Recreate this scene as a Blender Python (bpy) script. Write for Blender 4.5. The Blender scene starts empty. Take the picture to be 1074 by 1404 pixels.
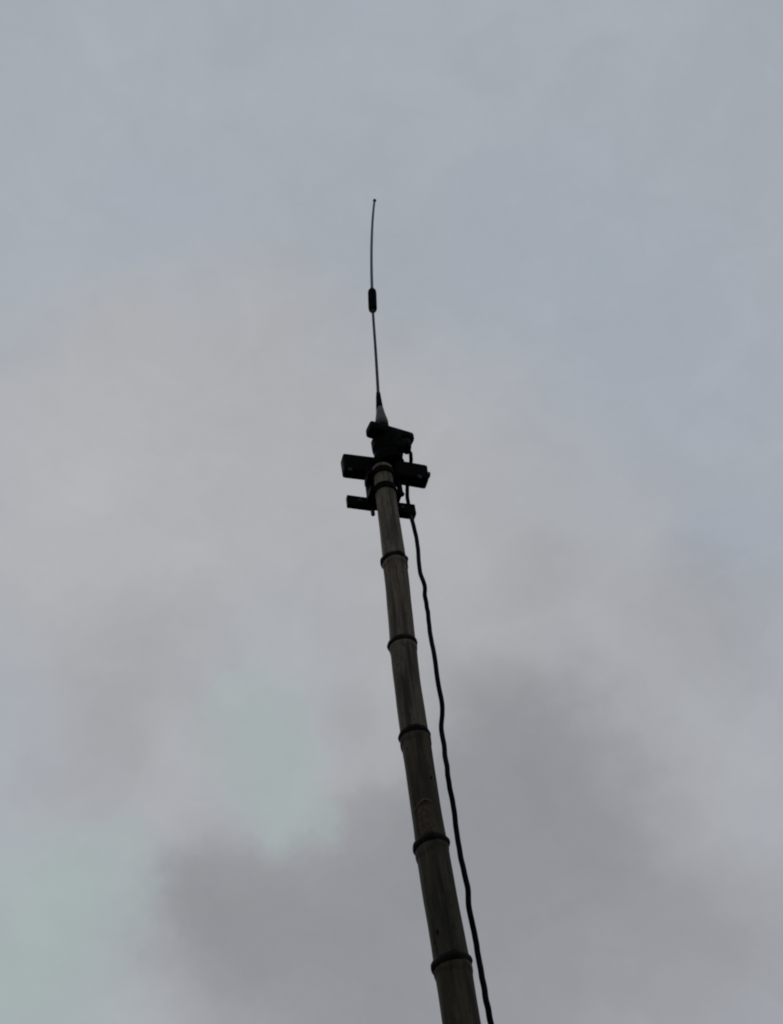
import bpy, bmesh, math, random
from mathutils import Vector, Matrix, noise

random.seed(7)
SC = bpy.context.scene
COL = SC.collection
W, H, F = 1074.0, 1404.0, 1500.0          # photograph size and focal length, in its pixels

# ---------------------------------------------------------------- camera
ELEV, ROLL = math.radians(48.72), math.radians(8.56)
FWD = Vector((0, math.cos(ELEV), math.sin(ELEV)))
R0 = Vector((1, 0, 0))
U0 = Vector((0, -math.sin(ELEV), math.cos(ELEV)))
RIGHT = R0 * math.cos(ROLL) - U0 * math.sin(ROLL)
UP = U0 * math.cos(ROLL) + R0 * math.sin(ROLL)


def ray(px, py):
    """direction of a pixel of the photograph, depth 1 along the view axis"""
    return FWD + RIGHT * ((px - W / 2) / F) + UP * ((H / 2 - py) / F)


_off = ray(540, 769) * 3.64                # a ring of the pole, 3.6 m away
CAM = Vector((-_off.x, -_off.y, 1.6))      # the pole stands at the origin

cd = bpy.data.cameras.new('camera')
cam = bpy.data.objects.new('camera', cd)
COL.objects.link(cam)
M = Matrix((RIGHT, UP, -FWD)).transposed().to_4x4()
M.translation = CAM
cam.matrix_world = M
cd.sensor_fit = 'VERTICAL'
cd.sensor_height = 24.0
cd.lens = 24.0 * F / H
cd.clip_start, cd.clip_end = 0.05, 5000
SC.camera = cam

# ---------------------------------------------------------------- sky
SUN_EL, SUN_AZ = math.radians(52), math.radians(-28)     # behind the pole, a little to its left
world = bpy.data.worlds.new('World')
SC.world = world
world.use_nodes = True
nt = world.node_tree
nt.nodes.clear()
N, L = nt.nodes.new, nt.links.new


def setin(sock, v):
    if hasattr(v, 'is_output'):
        L(v, sock)
    else:
        sock.default_value = v


def m_(op, a, b=0.0, c=0.0, clamp=False):
    n = N('ShaderNodeMath'); n.operation = op; n.use_clamp = clamp
    setin(n.inputs[0], a); setin(n.inputs[1], b); setin(n.inputs[2], c)
    return n.outputs[0]


def v_(op, a, b=(0, 0, 0), scale=None):
    n = N('ShaderNodeVectorMath'); n.operation = op
    setin(n.inputs[0], a); setin(n.inputs[1], b)
    if scale is not None:
        n.inputs['Scale'].default_value = scale
    return n.outputs['Value'] if op in ('LENGTH', 'DISTANCE', 'DOT_PRODUCT') else n.outputs['Vector']


def noise_(vec, scale, detail=4, rough=0.5, colour=False):
    n = N('ShaderNodeTexNoise')
    L(vec, n.inputs['Vector'])
    n.inputs['Scale'].default_value = scale
    n.inputs['Detail'].default_value = detail
    n.inputs['Roughness'].default_value = rough
    return n.outputs['Color'] if colour else n.outputs['Fac']


def mixc(fac, a, b):
    n = N('ShaderNodeMix'); n.data_type = 'RGBA'
    setin(n.inputs[0], fac); setin(n.inputs[6], a); setin(n.inputs[7], b)
    return n.outputs[2]


tc = N('ShaderNodeTexCoord')
DIR = tc.outputs['Generated']
w1 = v_('SCALE', v_('SUBTRACT', noise_(DIR, 3.2, 3, 0.5, True), (0.5, 0.5, 0.5)), scale=0.06)
w2 = v_('SCALE', v_('SUBTRACT', noise_(DIR, 9.0, 8, 0.58, True), (0.5, 0.5, 0.5)), scale=0.13)
WARP = v_('ADD', v_('ADD', DIR, w1), w2)


def patch(*spots):
    """soft-edged bodies of cloud, each centred on a direction of the sky: (px, py, radius, strength)"""
    out = None
    for px, py, r, s in spots:
        c = ray(px, py).normalized()
        d = v_('DISTANCE', WARP, tuple(c))
        n = N('ShaderNodeMapRange'); n.interpolation_type = 'SMOOTHERSTEP'
        L(d, n.inputs[0])
        n.inputs[1].default_value = 0.0
        n.inputs[2].default_value = r / F
        n.inputs[3].default_value = s
        n.inputs[4].default_value = 0.0
        o = n.outputs[0]
        out = o if out is None else m_('SUBTRACT', m_('ADD', out, o), m_('MULTIPLY', out, o))
    return out


def col(r, g, b):
    f = lambda c: ((c / 255 + 0.055) / 1.055) ** 2.4 if c > 10 else c / 255 / 12.92
    return (f(r), f(g), f(b), 1.0)


base = mixc(noise_(DIR, 4.0, 3, 0.45), col(161, 170, 179), col(169, 173, 180))
warm = patch((250, 600, 400, .95), (560, 680, 380, .95), (170, 760, 360, .85), (640, 880, 300, .8), (330, 450, 230, .6),
             (850, 820, 330, .7), (960, 1080, 340, .7),
             (500, 1060, 330, .8), (200, 1050, 300, .75), (700, 1350, 420, .8), (250, 1380, 300, .6))
sky_c = mixc(warm, base, col(173, 174, 177))
blue = patch((1000, 740, 130, .5), (250, 300, 220, .3), (760, 350, 260, .35), (930, 520, 220, .3))
sky_c = mixc(blue, sky_c, col(160, 169, 181))
mid = patch((170, 930, 170, .35), (240, 850, 110, .25), (110, 1050, 150, .35), (750, 775, 130, .25), (960, 870, 170, .4),
            (480, 985, 80, .4), (640, 960, 110, .5), (740, 960, 120, .45), (760, 1110, 270, .95), (540, 1170, 190, .95),
            (430, 1240, 250, .97), (290, 1280, 200, .9), (700, 1300, 360, .97), (950, 1240, 240, .7), (960, 1400, 280, .6),
            (540, 1430, 380, .9))
sky_c = mixc(mid, sky_c, col(152, 153, 157))
dark = patch((720, 1070, 190, .95), (650, 1170, 210, .9), (790, 1160, 170, .8), (560, 1220, 190, .7), (380, 1270, 190, .7),
             (270, 1240, 110, .6), (540, 1390, 280, .7), (720, 1310, 210, .65), (900, 1270, 150, .45))
sky_c = mixc(dark, sky_c, col(144, 145, 149))
thin = patch((350, 1000, 140, .85), (335, 930, 90, .5), (385, 1085, 100, .9), (440, 1110, 60, .55), (100, 1240, 160, .95),
             (60, 1330, 170, .85), (170, 1150, 70, .45), (-60, 1450, 260, .8))
sky_c = mixc(thin, sky_c, col(163, 174, 174))
# the broken overcast goes on over the rest of the sky
billow = N('ShaderNodeMapRange')
L(noise_(WARP, 5.0, 5, 0.55), billow.inputs[0])
billow.inputs[1].default_value, billow.inputs[2].default_value = 0.25, 0.75
billow.inputs[3].default_value, billow.inputs[4].default_value = 0.96, 1.05
wisp = N('ShaderNodeMapRange')
L(noise_(v_('MULTIPLY', WARP, (1.0, 1.0, 1.7)), 17.0, 9, 0.62), wisp.inputs[0])
wisp.inputs[1].default_value, wisp.inputs[2].default_value = 0.3, 0.7
wisp.inputs[3].default_value, wisp.inputs[4].default_value = 0.972, 1.028
sky_c = v_('MULTIPLY', sky_c, m_('MULTIPLY', billow.outputs[0], wisp.outputs[0]))

nish = N('ShaderNodeTexSky'); nish.sky_type = 'NISHITA'
nish.sun_disc = False
nish.sun_elevation = SUN_EL
nish.sun_rotation = SUN_AZ
bg1 = N('ShaderNodeBackground'); L(nish.outputs[0], bg1.inputs[0]); bg1.inputs[1].default_value = 0.08
bg2 = N('ShaderNodeBackground'); L(sky_c, bg2.inputs[0]); bg2.inputs[1].default_value = 1.0
mx = N('ShaderNodeMixShader'); mx.inputs[0].default_value = 0.97
L(bg1.outputs[0], mx.inputs[1]); L(bg2.outputs[0], mx.inputs[2])
wo = N('ShaderNodeOutputWorld'); L(mx.outputs[0], wo.inputs[0])

# ---------------------------------------------------------------- sun behind the overcast
sd = bpy.data.lights.new('sun', 'SUN')
sd.energy = 0.5
sd.angle = math.radians(25)
sd.color = (1.0, 0.97, 0.93)
sun = bpy.data.objects.new('sun', sd)
COL.objects.link(sun)
sdir = Vector((math.sin(SUN_AZ) * math.cos(SUN_EL), math.cos(SUN_AZ) * math.cos(SUN_EL), math.sin(SUN_EL)))
sun.rotation_euler = sdir.to_track_quat('Z', 'Y').to_euler()

SC.view_settings.view_transform = 'Standard'
SC.view_settings.look = 'None'
SC.view_settings.exposure = 0.0
SC.view_settings.gamma = 1.0
SC.view_settings.use_curve_mapping = False
SC.cycles.filter_width = 2.0

# ---------------------------------------------------------------- helpers


def at(px, py, Y=0.0):
    """the point of the vertical plane y = Y seen at a pixel"""
    r = ray(px, py)
    return CAM + r * ((Y - CAM.y) / r.y)


def proj(p):
    d = Vector(p) - CAM
    z = d.dot(FWD)
    return (W / 2 + d.dot(RIGHT) / z * F, H / 2 - d.dot(UP) / z * F, z)


def lerp_table(t, x):
    if x <= t[0][0]:
        return t[0][1]
    for (a, va), (b, vb) in zip(t, t[1:]):
        if x <= b:
            k = (x - a) / (b - a)
            return va + (vb - va) * k
    return t[-1][1]


def link(name, bm, mat, parent=None, smooth=True, loc=None):
    me = bpy.data.meshes.new(name)
    bm.normal_update()
    bm.to_mesh(me); bm.free()
    me.materials.append(mat)
    if smooth:
        for p in me.polygons:
            p.use_smooth = True
    o = bpy.data.objects.new(name, me)
    COL.objects.link(o)
    if parent:
        o.parent = parent
        me.transform(Matrix.Translation(-parent.location))
    return o


def thing(name, loc, label, cat):
    o = bpy.data.objects.new(name, None)
    o.empty_display_size = 0.1
    COL.objects.link(o)
    o.location = loc
    o['label'] = label
    o['category'] = cat
    return o


def tube(bm, pts, rads, n=16, cap=True, twist=None):
    """tube through pts; rads may be a number, a list, or f(i, angle)"""
    pts = [Vector(p) for p in pts]
    rings = []
    ref = Vector((0.13, 1, 0.02))
    for i, p in enumerate(pts):
        t = (pts[min(i + 1, len(pts) - 1)] - pts[max(i - 1, 0)]).normalized()
        a = t.cross(ref)
        if a.length < 1e-3:
            a = t.cross(Vector((1, 0, 0)))
        a.normalize(); b = t.cross(a).normalized()
        ring = []
        for k in range(n):
            th = 2 * math.pi * k / n
            r = rads(i, th) if callable(rads) else (rads[i] if isinstance(rads, (list, tuple)) else rads)
            ring.append(bm.verts.new(p + (a * math.cos(th) + b * math.sin(th)) * r))
        rings.append(ring)
    for A, B in zip(rings, rings[1:]):
        for k in range(n):
            bm.faces.new((A[k], A[(k + 1) % n], B[(k + 1) % n], B[k]))
    if cap:
        bm.faces.new(rings[0][::-1]); bm.faces.new(rings[-1])
    bmesh.ops.recalc_face_normals(bm, faces=bm.faces)
    return bm


def spline(pts, per=6):
    pts = [Vector(p) for p in pts]
    out = []
    for i in range(len(pts) - 1):
        p0 = pts[max(i - 1, 0)]; p1 = pts[i]; p2 = pts[i + 1]; p3 = pts[min(i + 2, len(pts) - 1)]
        for k in range(per):
            t = k / per
            out.append(0.5 * ((2 * p1) + (p2 - p0) * t + (2 * p0 - 5 * p1 + 4 * p2 - p3) * t * t +
                              (3 * p1 - p0 - 3 * p2 + p3) * t ** 3))
    out.append(pts[-1])
    return out


def box(c, size, yaw=0.0, pitch=0.0, roll=0.0, bev=0.003, bm=None, taper=1.0):
    own = bmesh.new()
    bmesh.ops.create_cube(own, size=1.0)
    for v in own.verts:
        k = taper if v.co.z < 0 else 1.0
        v.co = Vector((v.co.x * size[0] * k, v.co.y * size[1] * k, v.co.z * size[2]))
    if bev:
        bmesh.ops.bevel(own, geom=own.edges[:], offset=bev, segments=2, affect='EDGES', profile=0.6)
    R = Matrix.Rotation(yaw, 4, 'Z') @ Matrix.Rotation(pitch, 4, 'X') @ Matrix.Rotation(roll, 4, 'Y')
    own.transform(Matrix.Translation(c) @ R)
    if bm is None:
        return own
    me = bpy.data.meshes.new('tmp'); own.to_mesh(me); own.free()
    bm.from_mesh(me); bpy.data.meshes.remove(me)
    return bm


def hexbolt(c, axis, r=0.008, ln=0.012, shank=0.0):
    bm = bmesh.new()
    axis = Vector(axis).normalized(); c = Vector(c)
    tube(bm, [c, c + axis * ln], r, 6)
    if shank:
        tube(bm, [c + axis * (ln - .001), c + axis * (ln + shank)], r * 0.5, 10)
    return bm


# ---------------------------------------------------------------- materials


def mat(name):
    m = bpy.data.materials.new(name)
    m.use_nodes = True
    t = m.node_tree
    return m, t, t.nodes['Principled BSDF']


def simple(name, c, rough=0.6, metal=0.0, var=0.3, scale=60, bump=0.15, spec=0.3):
    m, t, b = mat(name)
    tcn = t.nodes.new('ShaderNodeTexCoord')
    n = t.nodes.new('ShaderNodeTexNoise')
    n.inputs['Scale'].default_value = scale; n.inputs['Detail'].default_value = 6
    t.links.new(tcn.outputs['Object'], n.inputs['Vector'])
    r = t.nodes.new('ShaderNodeValToRGB')
    r.color_ramp.elements[0].position = .3; r.color_ramp.elements[1].position = .7
    r.color_ramp.elements[0].color = tuple(x * (1 - var) for x in c) + (1,)
    r.color_ramp.elements[1].color = tuple(x * (1 + var) for x in c) + (1,)
    t.links.new(n.outputs['Fac'], r.inputs[0])
    t.links.new(r.outputs[0], b.inputs['Base Color'])
    bp = t.nodes.new('ShaderNodeBump'); bp.inputs['Strength'].default_value = bump; bp.inputs['Distance'].default_value = .002
    t.links.new(n.outputs['Fac'], bp.inputs['Height']); t.links.new(bp.outputs[0], b.inputs['Normal'])
    b.inputs['Roughness'].default_value = rough
    b.inputs['Metallic'].default_value = metal
    b.inputs['Specular IOR Level'].default_value = spec
    return m


def bamboo_mat(name, c_light, c_dark, c_stain, seed):
    m, t, b = mat(name)
    nn, ll = t.nodes.new, t.links.new
    tcn = nn('ShaderNodeTexCoord')

    def nz(sc, scale, detail, off=0.0, rough=.55):
        mp = nn('ShaderNodeMapping'); mp.inputs['Scale'].default_value = sc
        mp.inputs['Location'].default_value = (seed * 1.7 + off, seed * .9, seed * 2.3 + off)
        ll(tcn.outputs['Object'], mp.inputs[0])
        n = nn('ShaderNodeTexNoise'); n.inputs['Scale'].default_value = scale
        n.inputs['Detail'].default_value = detail; n.inputs['Roughness'].default_value = rough
        ll(mp.outputs[0], n.inputs[0])
        return n.outputs['Fac']

    def ramp(fac, a, c):
        r = nn('ShaderNodeMapRange'); ll(fac, r.inputs[0])
        r.inputs[1].default_value = a; r.inputs[2].default_value = c
        return r.outputs[0]

    def mix(f, a, c):
        n = nn('ShaderNodeMix'); n.data_type = 'RGBA'
        ll(f, n.inputs[0])
        for s, v in ((6, a), (7, c)):
            if hasattr(v, 'is_output'): ll(v, n.inputs[s])
            else: n.inputs[s].default_value = v + (1,)
        return n.outputs[2]
    fib = nz((1, 1, .035), 170, 5)          # long fibres
    blot = nz((1, 1, .22), 26, 5, 3.0)       # blotches drawn out along the culm
    spots = nz((1, 1, .45), 90, 4, 7.0, .7)
    c = mix(ramp(blot, .40, .62), c_light, c_dark)
    c = mix(ramp(fib, .42, .85), c, c_dark)
    streak = nz((1, 1, .05), 48, 3, 11.0, .5)   # long dark weather streaks
    c = mix(ramp(streak, .50, .66), c, tuple(.45 * x + .25 * y for x, y in zip(c_dark, c_stain)))
    c = mix(ramp(spots, .56, .74), c, c_stain)
    pale = nz((1, 1, .10), 75, 5, 17.0, .6)     # rubbed pale streaks
    c = mix(ramp(pale, .60, .78), c, tuple(1.35 * x for x in c_light))
    tint = nn('ShaderNodeMix'); tint.data_type = 'RGBA'; tint.blend_type = 'MULTIPLY'
    tint.inputs[0].default_value = 1.0; tint.inputs[7].default_value = (1.06, .97, .93, 1)
    ll(c, tint.inputs[6])
    ll(tint.outputs[2], b.inputs['Base Color'])
    b.inputs['Roughness'].default_value = .75
    b.inputs['Specular IOR Level'].default_value = .15
    ad = nn('ShaderNodeMath'); ad.operation = 'ADD'; ll(fib, ad.inputs[0]); ll(spots, ad.inputs[1])
    bp = nn('ShaderNodeBump'); bp.inputs['Strength'].default_value = .5; bp.inputs['Distance'].default_value = .0015
    ll(ad.outputs[0], bp.inputs['Height']); ll(bp.outputs[0], b.inputs['Normal'])
    return m


BAM = [bamboo_mat('bamboo_weathered', (.150, .132, .100), (.070, .062, .049), (.028, .026, .022), 1.0),
       bamboo_mat('bamboo_brown', (.120, .104, .080), (.060, .052, .040), (.024, .02, .016), 2.0),
       bamboo_mat('bamboo_green_grey', (.115, .100, .076), (.050, .044, .034), (.02, .018, .015), 3.0),
       bamboo_mat('bamboo_dark', (.060, .051, .034), (.027, .024, .016), (.010, .009, .007), 4.0),  # darker bamboo colours, for the segments below the third ring
       bamboo_mat('bamboo_dark_low', (.056, .051, .036), (.025, .023, .0165), (.009, .009, .007), 5.0)]
M_NODE = simple('node_crust', (.006, .0058, .004), .85, var=.5, scale=120, bump=.6, spec=.1)
M_SCAR = simple('branch_scar_bark', (.10, .085, .06), .85, var=.4, scale=90, bump=.6, spec=.1)
M_BLACK = simple('black_painted_steel', (.0022, .0022, .0025), .8, var=.4, scale=80, spec=.04)
M_PLAST = simple('black_rubber', (.0025, .0025, .004), .8, var=.3, scale=120, spec=.05)
M_BOLT = simple('dark_bolt_steel', (.012, .012, .014), .7, metal=.1, var=.3, scale=200)
M_WHIP = simple('whip_steel', (.035, .037, .042), .5, metal=.5, var=.2, scale=200)
M_WHIP2 = simple('whip_dull_grey', (.11, .12, .135), .5, metal=.4, var=.2, scale=200)
M_CONE = simple('dull_grey_ferrule', (.075, .075, .07), .7, metal=.1, var=.3, scale=160)
M_CABLE = simple('black_cable_jacket', (.003, .003, .006), .7, var=.2, scale=100, spec=.06)

# ---------------------------------------------------------------- ground
g, gt, gb = mat('grassy_earth')
gn = gt.nodes.new('ShaderNodeTexNoise'); gn.inputs['Scale'].default_value = 0.8; gn.inputs['Detail'].default_value = 12
gtc = gt.nodes.new('ShaderNodeTexCoord'); gt.links.new(gtc.outputs['Object'], gn.inputs['Vector'])
gr = gt.nodes.new('ShaderNodeValToRGB')
gr.color_ramp.elements[0].position, gr.color_ramp.elements[1].position = .38, .62
gr.color_ramp.elements[0].color = (.035, .05, .018, 1); gr.color_ramp.elements[1].color = (.09, .075, .045, 1)
gt.links.new(gn.outputs['Fac'], gr.inputs[0]); gt.links.new(gr.outputs[0], gb.inputs['Base Color'])
gb.inputs['Roughness'].default_value = .95
bm = bmesh.new()
xs = [-1500, -600, -250, -100, -40] + [i * 2.0 for i in range(-8, 9)] + [40, 100, 250, 600, 1500]
grid = [[bm.verts.new((x, y, 0.35 * noise.noise(Vector((x * .08, y * .08, 3))) *
                       min(1.0, max(0.0, math.hypot(x, y) - 3) / 20))) for x in xs] for y in xs]
for j in range(len(xs) - 1):
    for i in range(len(xs) - 1):
        bm.faces.new((grid[j][i], grid[j][i + 1], grid[j + 1][i + 1], grid[j + 1][i]))
ground = link('ground', bm, g)
ground['kind'] = 'structure'

# ---------------------------------------------------------------- bamboo pole
# how far the culm bows off the straight line, in pixels across, and its width, both against photo height
BOW = [(600, 2.2), (684, 1.6), (714, 1.0), (785, .6), (850, -2), (903, -4.8), (974, -5.2), (1045, -4.6), (1124, -4.6),
       (1195, -4.6), (1254, -3), (1307, -1.4), (1500, 1), (1800, 0)]
DIA = [(640, .0700), (684, .0720), (714, .0755), (785, .0800), (850, .0800), (903, .0810), (974, .0805), (1045, .083),
       (1124, .0800), (1180, .0845), (1254, .0860), (1400, .088), (2000, .095)]


def smooth_table(t, x, w=45):
    return sum(lerp_table(t, x + w * k / 4) * (5 - abs(k)) for k in range(-4, 5)) / 25


def py_of(z):
    d = Vector((0, 0, z)) - CAM
    dep = d.dot(FWD)
    return H / 2 - d.dot(UP) / dep * F if dep > .2 else 3000.0


def axis(z):
    d = Vector((0, 0, z)) - CAM
    dep = max(d.dot(FWD), .6)
    py = py_of(z)
    return Vector((smooth_table(BOW, py) / F * dep * .98 + .002 * math.sin(z * 3.1), .012 * math.sin(z * 1.7 + .4) - .012 * math.sin(.4), z))


def z_of(py):
    lo, hi = 0.3, 8.0
    for _ in range(50):
        mdl = (lo + hi) / 2
        if py_of(mdl) > py: lo = mdl
        else: hi = mdl
    return lo


def rad(z):
    return smooth_table(DIA, py_of(z), 30) / 2


node_py = [674, 768, 883, 1010, 1162, 1327]
node_z = [z_of(p) for p in node_py]
step = node_z[-2] - node_z[-1]
zz = node_z[-1]
while zz - step * .97 > .12:
    step *= .97
    zz -= step
    node_z.append(zz)
Z_TOP = z_of(643)
pole = thing('bamboo_pole', (0, 0, 0),
             'tall weathered bamboo pole with dark rings at its joints, under the antenna', 'pole')
cuts = [Z_TOP] + node_z + [-.15]
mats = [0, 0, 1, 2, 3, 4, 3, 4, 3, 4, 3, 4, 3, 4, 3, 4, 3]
for s in range(len(cuts) - 1):
    za, zb = cuts[s], cuts[s + 1]
    nseg = max(6, int((za - zb) / .012))
    pts, zs = [], []
    for i in range(nseg + 1):
        z = za + (zb - za) * i / nseg
        pts.append(axis(z)); zs.append(z)

    def rr(i, th, zs=zs, za=za, zb=zb, s=s):
        z = zs[i]
        r = rad(z)
        u = (z - zb) / (za - zb)
        # a culm swells at each joint; the part just under a joint is the stouter
        r *= 1 + .055 * math.exp(-(za - z) / .030) - .02 * math.exp(-(z - zb) / .05) + .03 * math.exp(-(z - zb) / .018) - .012 * math.sin(math.pi * u)
        r += .0011 * noise.noise(Vector((math.cos(th) * 1.3, math.sin(th) * 1.3, z * 9 + s)))
        r += .0004 * noise.noise(Vector((math.cos(th) * 9, math.sin(th) * 9, z * 7)))
        return r
    bm = bmesh.new()
    tube(bm, pts, rr, 48)
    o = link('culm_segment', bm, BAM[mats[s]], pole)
# rings at the joints: an overhanging crust, uneven round the culm
for k, z in enumerate(node_z):
    if k == 0:
        continue                                  # the topmost joint is under the clamp
    bm = bmesh.new()
    prof = [(-.0110, -.0012), (-.0095, .0014), (-.0060, .0030), (-.0010, .0042), (.0045, .0034), (.0085, .0010), (.0130, -.0016)]
    n = 56
    c0 = axis(z)
    t = (axis(z + .05) - axis(z - .05)).normalized()
    tilt = Vector((random.uniform(-.10, .06), random.uniform(-.06, .06), 0))
    rings = []
    for dz, dr in prof:
        ring = []
        for j in range(n):
            th = 2 * math.pi * j / n
            d = Vector((math.cos(th), math.sin(th), 0))
            q = noise.noise(Vector((d.x * 2 + k * 5, d.y * 2, 1.5)))
            q2 = noise.noise(Vector((d.x * 8 + k * 5, d.y * 8, dz * 150)))
            lump = .0030 * max(0, -d.x) ** 3 * (1 if k in (1, 2, 4) else .2)
            r = rad(z) * 1.035 + dr * (1 + 1.1 * q) + .0016 * q2 + (lump if dr > 0 else 0)
            p = c0 + d * r + Vector((0, 0, dz * (1 + .4 * q)))
            p.z += -(tilt.dot(d)) * r + .0035 * q
            ring.append(bm.verts.new(p))
        rings.append(ring)
    for A, B in zip(rings, rings[1:]):
        for j in range(n):
            bm.faces.new((A[j], A[(j + 1) % n], B[(j + 1) % n], B[j]))
    bmesh.ops.recalc_face_normals(bm, faces=bm.faces)
    link('node_ring', bm, M_NODE, pole)
    # the pale swollen ridge just under the ring
    bm = bmesh.new()
    rings = []
    for dz, dr in ((-.038, -.0030), (-.030, .0004), (-.024, .0016), (-.017, .0018), (-.010, .0008), (-.004, -.0020)):
        ring = []
        for j in range(n):
            th = 2 * math.pi * j / n
            d = Vector((math.cos(th), math.sin(th), 0))
            q = noise.noise(Vector((d.x * 1.6 + k * 9, d.y * 1.6, 4.5)))
            q2 = noise.noise(Vector((d.x * 6 + k * 9, d.y * 6, dz * 60)))
            r = rad(z) * 1.035 + dr * (1 + .6 * q) + .0006 * q2
            p = c0 + d * r + Vector((0, 0, dz * (1 + .5 * q)))
            p.z += -(tilt.dot(d)) * r
            ring.append(bm.verts.new(p))
        rings.append(ring)
    for A, B in zip(rings, rings[1:]):
        for j in range(n):
            bm.faces.new((A[j], A[(j + 1) % n], B[(j + 1) % n], B[j]))
    bmesh.ops.recalc_face_normals(bm, faces=bm.faces)
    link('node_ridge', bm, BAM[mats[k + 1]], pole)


def on_culm(px, py, lift=0.0):
    """point on the camera side of the culm seen near a pixel"""
    p = at(px, py, -.03)
    c = axis(p.z)
    x = p.x - c.x
    r = rad(p.z)
    x = max(-r * .95, min(r * .95, x))
    y = -math.sqrt(r * r - x * x)
    d = Vector((x, y, 0)).normalized()
    return c + d * (r + lift), d


# a branch scar: raised lip, then a rough brown patch running down to the joint
zc = on_culm(583, 1107)[0].z
bm = bmesh.new()
pts, rs = [], []
for i in range(15):
    u = i / 14
    px = 568 + 26 * u
    py = 1116 - 12 * math.sin(u * math.pi * .8) - 3 * u
    p, d = on_culm(px, py, .0005)
    pts.append(p); rs.append(.0006 + .0026 * math.sin(math.pi * u) ** .6)
tube(bm, pts, rs, 10)
link('branch_scar', bm, M_SCAR, pole)
bm = bmesh.new()
M_PATCH = simple('peeled_brown_sheath', (.055, .042, .028), .9, var=.45, scale=110, bump=.7, spec=.1)
rows = []
for j in range(13):
    v = j / 12
    row = []
    for i in range(9):
        u = i / 8
        e = 3.0 * noise.noise(Vector((v * 4, i * 3.1, 2))) * (1 if i in (0, 8) else 0)
        px = 571 + 7 * v + u * (20 + 3 * v) + e
        py = 1111 + 42 * v - 3 * math.sin(u * math.pi)
        edge = (i in (0, 8) or j in (0, 12))
        p, d = on_culm(px, py, -.0008 if edge else .0012 + .0007 * noise.noise(Vector((i, j, 5))))
        row.append(bm.verts.new(p))
    rows.append(row)
for A, B in zip(rows, rows[1:]):
    for i in range(8):
        bm.faces.new((A[i], A[i + 1], B[i + 1], B[i]))
bmesh.ops.recalc_face_normals(bm, faces=bm.faces)
link('sheath_remnant', bm, M_PATCH, pole)
for (px, py, r) in ((601, 1284, .0042), (592, 1068, .0035), (583, 1122, .0028), (545, 912, .0018), (596, 1296, .0025)):
    p, d = on_culm(px, py)
    bm = bmesh.new()
    bmesh.ops.create_uvsphere(bm, u_segments=12, v_segments=8, radius=r)
    bm.transform(Matrix.Translation(p) @ d.to_track_quat('Z', 'Y').to_matrix().to_4x4() @ Matrix.Diagonal((.8, 1.9, .28, 1)))
    link('bud_knot', bm, M_NODE, pole)

# ---------------------------------------------------------------- bracket
YAW = math.radians(21)
dX = Vector((math.cos(YAW), math.sin(YAW), 0))      # along the bars
dY = Vector((-math.sin(YAW), math.cos(YAW), 0))     # away from the camera
cTop = axis(z_of(655))
bracket = thing('antenna_bracket', cTop.copy(),
                'black steel clamp bracket with two crossbars, bolted round the top of the bamboo pole', 'bracket')


def bpt(px, py, Y):
    return at(px, py, Y)


# back plate behind the culm
pc = axis(z_of(662)) + dY * .062
link('back_plate', box(pc + Vector((0, 0, .055)), (.098, .022, .25), YAW, bev=.003), M_BLACK, bracket, smooth=False)
# upper crossbar in two blocks
for (px, py, sx, sy, sz, r) in ((493, 641, .132, .050, .094, -.03), (563, 650.5, .126, .052, .088, .05)):
    c = at(px, py, .05)
    link('jaw_block', box(c, (sx, sy, sz), YAW, roll=r, bev=.011), M_BLACK, bracket, smooth=False)
c = axis(z_of(645)) + dY * .058 + Vector((0, 0, .075)) + dX * .015
link('crossbar', box(c, (.13, .036, .070), YAW, bev=.003), M_BLACK, bracket, smooth=False)
# lower crossbar
c1, c2 = at(476, 688, .05), at(569, 701, .05)
link('lower_bar_left', box(at(495, 690, .05), (.104, .020, .052), YAW, bev=.002), M_BLACK, bracket, smooth=False).name = 'lower_bar'
link('lower_bar', box(at(555.5, 700.5, .06), (.072, .030, .052), YAW, bev=.002), M_BLACK, bracket, smooth=False)
# straps round the culm
for py, hgt in ((651, .026), (673, .028)):
    z = z_of(py)
    c0 = axis(z)
    bm = bmesh.new()
    rings = []
    n = 48
    r0 = rad(z)
    for dz, dr in ((-hgt / 2, .0005), (-hgt / 2, .006), (hgt / 2, .006), (hgt / 2, .0005)):
        rings.append([bm.verts.new(c0 + Vector((math.cos(2 * math.pi * j / n) * (r0 + dr), math.sin(2 * math.pi * j / n) * (r0 + dr),
                                                dz))) for j in range(n)])
    for A, B in zip(rings, rings[1:] + rings[:1]):
        for j in range(n):
            bm.faces.new((A[j], A[(j + 1) % n], B[(j + 1) % n], B[j]))
    bmesh.ops.recalc_face_normals(bm, faces=bm.faces)
    link('clamp_strap', bm, M_BLACK, bracket, smooth=False)
    for sgn in (-1, 1):
        link('strap_lug', box(c0 + dX * sgn * (r0 + .010) + dY * .02, (.026, .062, hgt), YAW, bev=.002), M_BLACK, bracket, smooth=False)
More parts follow.
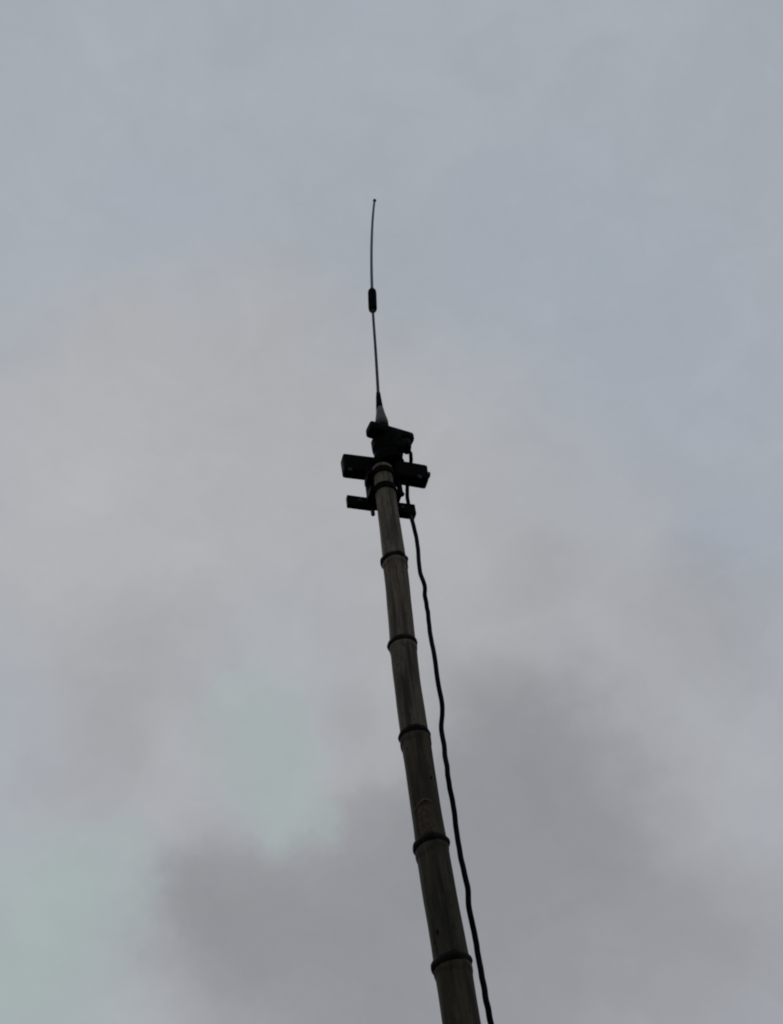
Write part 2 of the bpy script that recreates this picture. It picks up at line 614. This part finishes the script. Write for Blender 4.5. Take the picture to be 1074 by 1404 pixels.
# neck above the cut end of the culm, and the shelf the antenna stands on
c = at(532, 619, .03)
bm = bmesh.new()
npt = [c + Vector((0, 0, .075 - .150 * i / 16)) + dX * .003 * math.sin(i * .9) for i in range(17)]
tube(bm, npt, lambda i, th: (.060 - .0006 * i) * (1 - .22 * abs(math.sin(th)) ** 2) +
     .0022 * math.sin(i * 2.1 + 1.5 * math.sin(th)) + .003 * noise.noise(Vector((math.cos(th) * 2, math.sin(th) * 2, i * .5))), 32)
link('taped_neck', bm, M_BLACK, bracket)
bm = bmesh.new()
tube(bm, [at(556, 606, .0), at(557.5, 613, .0), at(558.5, 620, .005)], [.020, .019, .013], 16)
link('cable_plug', bm, M_PLAST, bracket)
for q, (px, py) in enumerate(((507, 661), (548, 668))):
    bm = bmesh.new()
    p = at(px, py, .03)
    tube(bm, [p + Vector((0, 0, .04)), p - Vector((0, 0, .045))], lambda i, th: .010, 12)
    link('clamp_rod', bm, M_BLACK, bracket)
    link('wing_nut', box(p - Vector((0, 0, .03)), (.034, .014, .016), YAW + .6, bev=.004), M_BLACK, bracket, smooth=False)
Y2 = math.radians(30)
c = at(535, 596.5, .02)
link('top_plate', box(c, (.184, .056, .048), Y2, bev=.012), M_BLACK, bracket, smooth=False)
e = Vector((math.cos(Y2), math.sin(Y2), 0))
# bolts
for (px, py, Y, ax, r, ln) in ((585, 651, .055, dX, .012, .012), (511, 700, .05, -Vector((0, 0, 1)), .0075, .024), (493, 687, .03, -dY, .006, .008),
                               (563, 597, .03, -dY, .007, .010), (552, 697, .035, -dY, .006, .008), (480, 645, .01, -dY, .008, .008),
                               (575, 655, .015, -dY, .008, .008)):
    link('bolt', hexbolt(at(px, py, Y), ax, r, ln), M_BOLT, bracket, smooth=False)

# ---------------------------------------------------------------- antenna
base_p = at(524, 584, .02)
ant = thing('whip_antenna', base_p.copy(),
            'thin whip antenna with a black coil halfway up, standing above the bracket', 'antenna')


def ap(px, py):
    # the whip arcs a little towards the viewer with height
    u = (580 - py) / 307
    return at(px, py, .02 - .22 * max(0, u) ** 1.6)


bm = bmesh.new()
tube(bm, [ap(524, 586), ap(523.4, 578), ap(522, 568), ap(520.8, 560)], [.0275, .0255, .0180, .0145], 24)
link('base_cone', bm, M_CONE, ant)
bm = bmesh.new()
tube(bm, [ap(520.8, 562), ap(520.2, 555), ap(519.2, 545), ap(518.8, 539)], [.0150, .0130, .0105, .0085], 20)
link('ferrule', bm, M_PLAST, ant)
low = spline([ap(518.8, 541), ap(517, 510), ap(515, 478), ap(513, 450), ap(511.2, 424)], 5)
bm = bmesh.new(); tube(bm, low, [.0066 - .0010 * i / len(low) for i in range(len(low))], 12)
link('lower_whip', bm, M_WHIP, ant)
cp = spline([ap(511.3, 425), ap(510.8, 412), ap(510.4, 399)], 6)
bm = bmesh.new()
n = len(cp)
tube(bm, cp, [.0190 * (0.9 if i in (0, n - 1) else (.97 if i in (1, n - 2) else 1)) for i in range(n)], 20)
coil = link('loading_coil', bm, M_PLAST, ant)
for a, b2 in (((511.45, 428), (511.3, 424.5)), ((510.4, 399.5), (510.3, 396))):
    bm = bmesh.new(); tube(bm, [ap(*a), ap(*b2)], .0095, 14)
    link('collar', bm, M_WHIP, ant)
up = spline([ap(510.4, 401), ap(509.6, 370), ap(509.6, 340), ap(510.6, 310), ap(512.2, 288), ap(513.6, 276)], 6)
bm = bmesh.new(); tube(bm, up, [.0068 - .0018 * i / len(up) for i in range(len(up))], 12)
link('upper_whip', bm, M_WHIP2, ant)
bm = bmesh.new(); bmesh.ops.create_uvsphere(bm, u_segments=14, v_segments=10, radius=.0085)
bm.transform(Matrix.Translation(ap(513.8, 275)))
link('tip_ball', bm, M_WHIP, ant)

# ---------------------------------------------------------------- feed cable
cab = [(566, 716), (570.5, 735), (573.4, 754), (575.6, 782), (582, 802), (583.6, 822), (587, 842), (590.2, 870), (595.4, 897),
       (601, 937), (606.6, 968), (605.4, 997), (609.7, 1028), (613, 1054), (616.8, 1079), (622, 1107), (626.6, 1143),
       (632.3, 1176), (640, 1212), (644.5, 1251), (650.3, 1278), (655, 1305), (660.5, 1337), (668, 1375), (675, 1412), (689, 1470)]
P = [at(549, 622, .06), at(556, 617.5, .05), at(562.5, 621, .05), at(563.5, 634, .085), at(560, 652, .10), at(558.5, 668, .085), at(559.5, 688, .075),
     at(562, 703, .07)]
for i, (x, y) in enumerate(cab):
    P.append(at(x, y, .03 + .012 * math.sin(i * 1.3)))
last = P[-1]
z = last.z
k = 0
while z > .25:
    z -= .22
    k += 1
    P.append(Vector((last.x + .012 * math.sin(k * 1.9) + .004 * k, last.y + .012 * math.cos(k * 1.4), z)))
P.append(Vector((last.x + .08, last.y + .02, .03)))
P.append(Vector((last.x + .35, last.y + .12, .01)))
bm = bmesh.new()
SP = spline(P, 10)
for i, p in enumerate(SP):
    p.x += .0022 * noise.noise(Vector((i * .17, 1, 1)))
tube(bm, SP, .0073, 12)
cable = link('feed_cable', bm, M_CABLE)
cable['label'] = 'wavy black cable running down from the bracket along the right side of the bamboo pole'
cable['category'] = 'cable'
